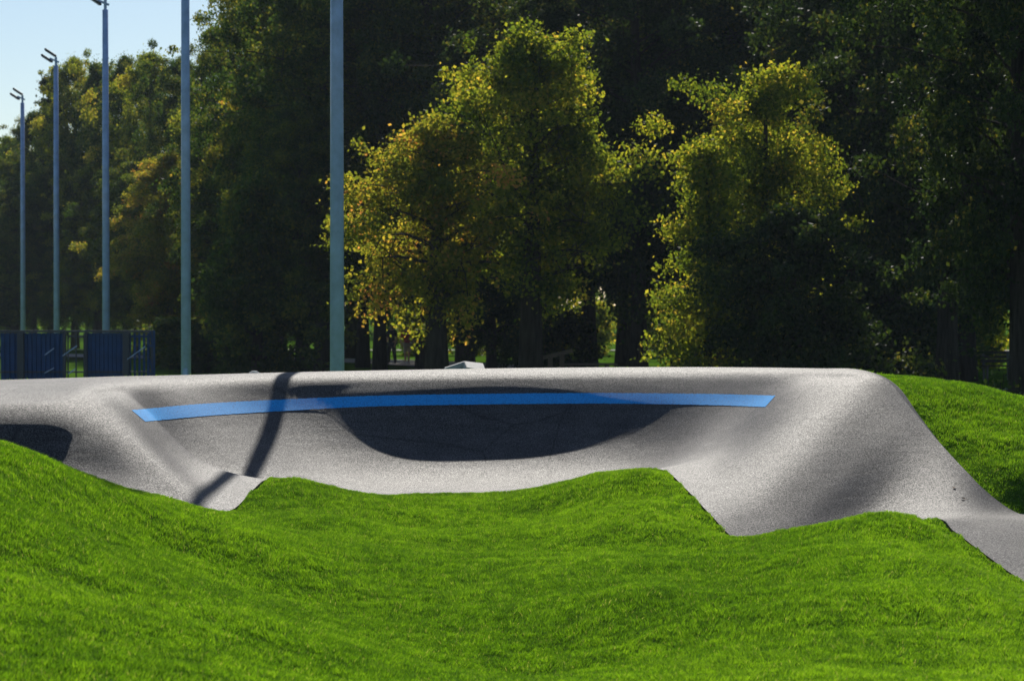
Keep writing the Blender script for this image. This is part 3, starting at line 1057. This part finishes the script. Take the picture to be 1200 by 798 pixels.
# ------------------------------------------------------------------ blue fence
def fence():
    YF = 57.5
    x = lambda u: (u - 600) / FPX * YF
    zt = P(0, 387.3, YF)[2]
    root = empty('metal_fence', (x(90), YF, 0.0), rad(-1.0))
    ox = x(90)
    X = lambda u: x(u) - ox
    b = bmesh.new(); add_box(b, ((X(181) + X(-60)) / 2, 0, zt - .02), (X(181) - X(-60), .09, .05)); bevel(b, .008)
    obj_bm('top_rail', b, M['navyd'], root)
    for z in (.62, .30):
        b = bmesh.new(); add_box(b, ((X(180) + X(-60)) / 2, 0.0, z + .16), (X(180) - X(-60), .04, .035)); obj_bm('rail', b, M['navyd'], root)
    for u, wd in ((178.5, .06), (148, .16), (101, .05), (75.5, .07), (24, .16), (-30, .16), (-58, .1)):
        b = bmesh.new(); add_box(b, (X(u), -0.003, zt / 2 - .03), (wd, .10, zt - .03)); bevel(b, .008)
        obj_bm('post', b, M['navyd'], root)

    def panel(u0, u1, pitch, wd, mat, yy=.06, z0=.12):
        b = bmesh.new()
        n_ = max(2, int(abs(X(u1) - X(u0)) / pitch))
        for k_ in range(n_ + 1):
            xx = X(u0) + (X(u1) - X(u0)) * k_ / n_
            add_box(b, (xx, yy, (zt - .06 + z0) / 2), (wd, .03, zt - .06 - z0))
        add_box(b, ((X(u0) + X(u1)) / 2, yy + .03, zt - .14), (abs(X(u1) - X(u0)), .025, .05))
        add_box(b, ((X(u0) + X(u1)) / 2, yy + .03, z0 + .10), (abs(X(u1) - X(u0)), .025, .05))
        if pitch < .105:
            add_box(b, ((X(u0) + X(u1)) / 2, yy + .05, (zt - .06 + z0) / 2), (abs(X(u1) - X(u0)), .006, zt - .1 - z0))
        obj_bm('panel', b, mat, root)

    panel(104, 144, .10, .088, M['navy'])
    panel(152, 174, .11, .05, M['navy'])
    panel(79, 98, .21, .03, M['navyd'])
    panel(29, 72, .10, .088, M['navy'])
    panel(2, 20, .10, .090, M['navy'], .06, -.1)
    panel(-56, -4, .10, .088, M['navy'])
    for (ua, va, ub, vb) in ((150, 421, 171, 406), (74, 417, 91, 405), (53, 416, 64, 408), (53, 437, 64, 431), (81, 438, 89, 432)):
        a_, b_ = P(ua, va, YF), P(ub, vb, YF)
        b = bmesh.new(); add_bar(b, (a_[0] - ox, -.08, a_[2]), (b_[0] - ox, -.08, b_[2]), .022)
        obj_bm('brace', b, M['galv'], root)
    b = bmesh.new()
    add_bar(b, (X(174), -.03, zt - .1), (X(174), -.03, .1), .04)
    for v in (405, 438):
        z = P(0, v, YF)[2]
        add_bar(b, (X(174), -.05, z), (X(181), -.05, z), .045)
        add_bar(b, (X(176.5), -.06, z + .34), (X(179.5), -.06, z + .04), .03)
    add_bar(b, (X(181), -.03, zt), (X(181), -.03, .0), .045)
    obj_bm('end_frame', b, M['navy'], root)
    tag(root, 'dark blue metal fence of panels and bars at the left edge beyond the asphalt', 'fence')


fence()


# ------------------------------------------------------------------ concrete block behind the crest
def concrete_block():
    Y = 36.0
    pts = dict(a=P(521, 431, Y), b=P(544, 423, Y), c=P(566, 425.5, Y + .15), d=P(569, 434, Y - .35), e=P(547, 430.5, Y - .45))
    o = P(545, 423, Y)
    root = empty('concrete_ramp', (o[0], Y, 0))
    L = lambda p: Vector(p) - Vector((o[0], Y, 0))
    b = bmesh.new()
    # tilted slab on the right
    def prism(poly, dv):
        top = [b.verts.new(p) for p in poly]
        bot = [b.verts.new(p + Vector(dv)) for p in poly]
        b.faces.new(top)
        b.faces.new(bot[::-1])
        for i in range(len(poly)):
            j = (i + 1) % len(poly)
            b.faces.new((top[j], top[i], bot[i], bot[j]))
    prism([L(pts['b']), L(pts['e']), L(pts['d']), L(pts['c'])], (0, .02, -.05))
    bmesh.ops.recalc_face_normals(b, faces=b.faces)
    bevel(b, .006)
    obj_bm('slab', b, M['conc'], root)
    b = bmesh.new()
    A_, B_ = L(pts['a']), L(pts['b'])
    e2 = L(pts['e'])
    prism([A_ + Vector((0, -.2, 0)), B_ + Vector((-.005, -.02, -.012)), e2 + Vector((-.01, 0, -.02)), Vector((e2.x - .02, e2.y, 0)), Vector((A_.x, -.25, 0))], (0, .5, 0))
    bmesh.ops.recalc_face_normals(b, faces=b.faces)
    obj_bm('block', b, M['conc'], root)
    tag(root, 'small pale concrete block with a tilted slab on top, just beyond the asphalt crest', 'concrete block')


concrete_block()

b = bmesh.new()  # rounded lump added in place of a small light curved thing
bmesh.ops.create_icosphere(b, subdivisions=3, radius=0.06)
rr_ = random.Random(4)
for v in b.verts:
    v.co = Vector((v.co.x * 1.2, v.co.y, v.co.z * .75)) * rr_.uniform(.93, 1.05)
pb_ = P(298, 437.5, 30.6)
st = obj_bm('stand_in', b, M['stand_in'], None, True)
st.location = (pb_[0], pb_[1], pb_[2] - .01)
tag(st, 'small pale lump standing in for a light curved thing at the back edge of the asphalt, left of the nearest pole', 'stand_in')


# ------------------------------------------------------------------ benches, table, rail
def bench(name, loc, rz, mat, label, width=1.6):
    r = empty(name, loc, rz)
    b = bmesh.new()
    for k_ in range(3):
        add_box(b, (0, -.14 + .14 * k_, .45), (width, .12, .04))
    bevel(b, .006); obj_bm('seat', b, mat, r)
    b = bmesh.new()
    for k_ in range(3):
        add_box(b, (0, .24 + .03 * k_, .60 + .13 * k_), (width, .035, .11))
    bevel(b, .006); obj_bm('backrest', b, mat, r)
    for s in (-1, 1):
        b = bmesh.new()
        add_box(b, (s * width * .4, -.12, .215), (.06, .06, .43)); add_bar(b, (s * width * .4, .19, 0), (s * width * .4, .285, .9), .06)
        add_box(b, (s * width * .4, .02, .40), (.05, .4, .05))
        obj_bm('leg', b, M['lamp'], r)
    tag(r, label, 'bench')
    return r


bx_ = base_at(1170, 76)
bench('park_bench', (bx_[0], bx_[1], 0), rad(8), M['woodd'], 'dark wooden bench on the grass left of the black trunk at the right', 1.0)


def table():
    loc = base_at(690, 66)
    r = empty('picnic_table', (loc[0], loc[1], 0), rad(5))
    b = bmesh.new()
    for k_ in range(4):
        add_box(b, (0, -.3 + .2 * k_, .75), (1.5, .18, .04))
    bevel(b, .005); obj_bm('tabletop', b, M['wood'], r)
    for s in (-1, 1):
        b = bmesh.new()
        for k_ in (0, 1):
            add_box(b, (0, s * (.62 + .14 * k_), .45), (1.5, .12, .04))
        obj_bm('seat', b, M['wood'], r)
        b = bmesh.new()
        add_bar(b, (s * .5, -.6, 0), (s * .5, -.18, .73), .07); add_bar(b, (s * .5, .6, 0), (s * .5, .18, .73), .07)
        add_box(b, (s * .5 + .045, 0, .39), (.04, 1.5, .07))
        obj_bm('leg', b, M['wood'], r)
    tag(r, 'wooden picnic table in the shade right of the thick grey trunk', 'table')


table()


def post_rail():
    loc = base_at(655, 62)
    r = empty('wooden_railing', (loc[0], loc[1], 0), rad(3))
    for s in (-.22, .08):
        b = bmesh.new(); add_box(b, (s, 0, .55), (.12, .12, 1.1)); bevel(b, .01); obj_bm('post', b, M['wood'], r)
    b = bmesh.new(); add_bar(b, (-.5, -.09, 1.0), (.35, -.09, 1.2), .05, .1); obj_bm('rail', b, M['wood'], r)
    tag(r, 'short wooden post and rail right of the thick grey trunk', 'railing')


post_rail()


# ------------------------------------------------------------------ people
def person(loc, rz, h, top, bottom, short, label, pose=0.0):
    r = empty('person', loc, rz)
    s = h / 1.75
    joints = {
        'pelvis': ((0, 0, .93), (.15, .11)), 'waist': ((0, 0, 1.08), (.135, .10)), 'chest': ((0, -.01, 1.28), (.165, .115)),
        'neckb': ((0, 0, 1.44), (.085, .075)), 'neck': ((0, -.01, 1.52), (.055, .055)), 'head': ((0, -.02, 1.62), (.078, .092)), 'crown': ((0, -.015, 1.695), (.06, .075)),
        'nose': ((0, -.10, 1.62), (.02, .02)),
    }
    bones = [('pelvis', 'waist'), ('waist', 'chest'), ('chest', 'neckb'), ('neckb', 'neck'), ('neck', 'head'), ('head', 'crown'), ('head', 'nose')]
    for sd, n_ in ((-1, 'l'), (1, 'r')):
        sw = pose * sd
        joints.update({
            n_ + 'sh': ((sd * .19, 0, 1.40), (.065, .065)), n_ + 'el': ((sd * .26, .04 - sw * .1, 1.13), (.045, .045)),
            n_ + 'wr': ((sd * .27, -.08 - sw * .2, .90), (.03, .03)), n_ + 'ha': ((sd * .27, -.11 - sw * .2, .82), (.035, .022)),
            n_ + 'hi': ((sd * .095, 0, .88), (.095, .095)), n_ + 'kn': ((sd * .11, -.02 + sw * .14, .50), (.06, .06)),
            n_ + 'an': ((sd * .115, .03 + sw * .22, .09), (.04, .04)), n_ + 'to': ((sd * .13, -.12 + sw * .22, .035), (.04, .03)),
        })
        bones += [('neckb', n_ + 'sh'), (n_ + 'sh', n_ + 'el'), (n_ + 'el', n_ + 'wr'), (n_ + 'wr', n_ + 'ha'), ('pelvis', n_ + 'hi'),
                  (n_ + 'hi', n_ + 'kn'), (n_ + 'kn', n_ + 'an'), (n_ + 'an', n_ + 'to')]
        for fk in range(5):
            nm = n_ + 'f%d' % fk
            o_ = (-.03 + .017 * fk)
            ln = (.05, .075, .08, .075, .06)[fk]
            bx = joints[n_ + 'ha'][0]
            if fk == 0:
                joints[nm] = ((bx[0] - sd * .02, bx[1] - .05, bx[2] + .01), (.011, .011))
            else:
                joints[nm] = ((bx[0] - sd * .012, bx[1] + o_, bx[2] - ln), (.009, .009))
            bones.append((n_ + 'ha', nm))

    def skin_mesh(name, names, bones_, grow, mat, lev=2):
        idx = {k_: i for i, k_ in enumerate(names)}
        me = bpy.data.meshes.new(name)
        me.from_pydata([tuple(c * s for c in joints[k_][0]) for k_ in names], [(idx[a_], idx[b_]) for a_, b_ in bones_ if a_ in idx and b_ in idx], [])
        o = bpy.data.objects.new(name, me)
        COL.objects.link(o)
        m1 = o.modifiers.new('skin', 'SKIN')
        for k_, i in idx.items():
            rx, ry = joints[k_][1]
            me.skin_vertices[0].data[i].radius = ((rx + grow) * s, (ry + grow) * s)
        me.skin_vertices[0].data[0].use_root = True
        m2 = o.modifiers.new('sub', 'SUBSURF'); m2.levels = m2.render_levels = lev
        dg = bpy.context.evaluated_depsgraph_get()
        nm = bpy.data.meshes.new_from_object(o.evaluated_get(dg))
        o.modifiers.clear()
        o.data = nm
        nm.materials.clear(); nm.materials.append(mat)
        for p in nm.polygons:
            p.use_smooth = True
        o.parent = r
        return o

    skin_mesh('body', list(joints), bones, 0, M['skin'])
    up = ['waist', 'pelvis', 'chest', 'neckb', 'lsh', 'rsh', 'lel', 'rel']
    joints2 = dict(joints)
    for n_ in 'lr':
        a_, b_ = Vector(joints[n_ + 'sh'][0]), Vector(joints[n_ + 'el'][0])
        joints[n_ + 'el'] = (tuple(a_.lerp(b_, .8)), joints[n_ + 'el'][1])
    skin_mesh('shirt', up, bones, .022, M[top])
    joints.update(joints2)
    lo = ['pelvis', 'lhi', 'rhi', 'lkn', 'rkn'] + ([] if short else ['lan', 'ran'])
    skin_mesh('shorts' if short else 'trousers', lo, bones, .026, M[bottom])
    for n_ in 'lr':
        skin_mesh('shoe', [n_ + 'an', n_ + 'to'], bones, .014, M['white' if short else 'black'], 1)
    b = bmesh.new()
    bmesh.ops.create_uvsphere(b, u_segments=16, v_segments=10, radius=.1 * s)
    for v in list(b.verts):
        if v.co.z < -.02 * s and v.co.y < .02:
            v.co.y *= .3
        v.co = Vector((v.co.x * .92, v.co.y * 1.02 + .012 * s, v.co.z * .95 + 1.655 * s))
    obj_bm('hair', b, M['hair'], r, True)
    tag(r, label, 'person')


lo_ = base_at(477, 95)
person((lo_[0], lo_[1], 0.02), rad(20), 1.55, 'red', 'beige', True, 'person in a red shirt and light shorts standing in tree shade', .6)
lo_ = base_at(459, 94)
person((lo_[0], lo_[1], 0.02), rad(-30), 1.6, 'black', 'black', False, 'person in dark clothes standing left of the one in the red shirt', .4)


# ------------------------------------------------------------------ air
def haze():
    b = bmesh.new()
    add_box(b, (0, 100, 11.5), (330, 260, 26))
    N = NT('haze_air')
    v = N.n('ShaderNodeVolumePrincipled')
    v.inputs['Color'].default_value = (0.72, 0.86, 1.0, 1)
    v.inputs['Density'].default_value = HAZE
    v.inputs['Anisotropy'].default_value = 0.2
    N.l(v.outputs[0], N.out.inputs['Volume'])
    o = obj_bm('haze', b, N.m)
    tag(o, kind='stuff')


HAZE = 0.0002
if HAZE:
    haze()


def fallen_leaf():
    rs = random.Random(9)
    first = None
    for u, v in ((1118, 572), (1129, 585), (489, 580.5)):
        d = Vector(P(u, v, 20.0)) - cam.location
        hit, nrm, _, _ = bvh.ray_cast(cam.location, d.normalized())
        if hit is None:
            continue
        if nrm.z < 0:
            nrm = -nrm
        if first is None:
            b = bmesh.new()
            ring = [(0, -.035, .004), (.022, -.018, .010), (.03, .004, .016), (.016, .026, .012), (0, .042, .006), (-.017, .024, .013), (-.03, .002, .017), (-.02, -.02, .009)]
            vs = [b.verts.new(p) for p in ring]
            c = b.verts.new((0, 0, .005))
            for k_ in range(8):
                b.faces.new((vs[k_], vs[(k_ + 1) % 8], c))
            add_bar(b, (0, -.035, .004), (.003, -.06, .008), .003)
            o = first = obj_bm('fallen_leaf', b, simple('dry_leaf', (0.10, 0.05, 0.02), 0.8))
        else:
            o = first.copy()
            COL.objects.link(o)
        o.location = hit + nrm * .004
        o.rotation_euler = (nrm.to_track_quat('Z', 'Y') @ Matrix.Rotation(rs.uniform(0, 6), 3, 'Z').to_quaternion()).to_euler()
        sc_ = rs.uniform(.5, .7)
        o.scale = (sc_, sc_, sc_)
        tag(o, 'small dry brown leaf lying on the grey asphalt', 'leaf', 'fallen leaves on the asphalt')


fallen_leaf()
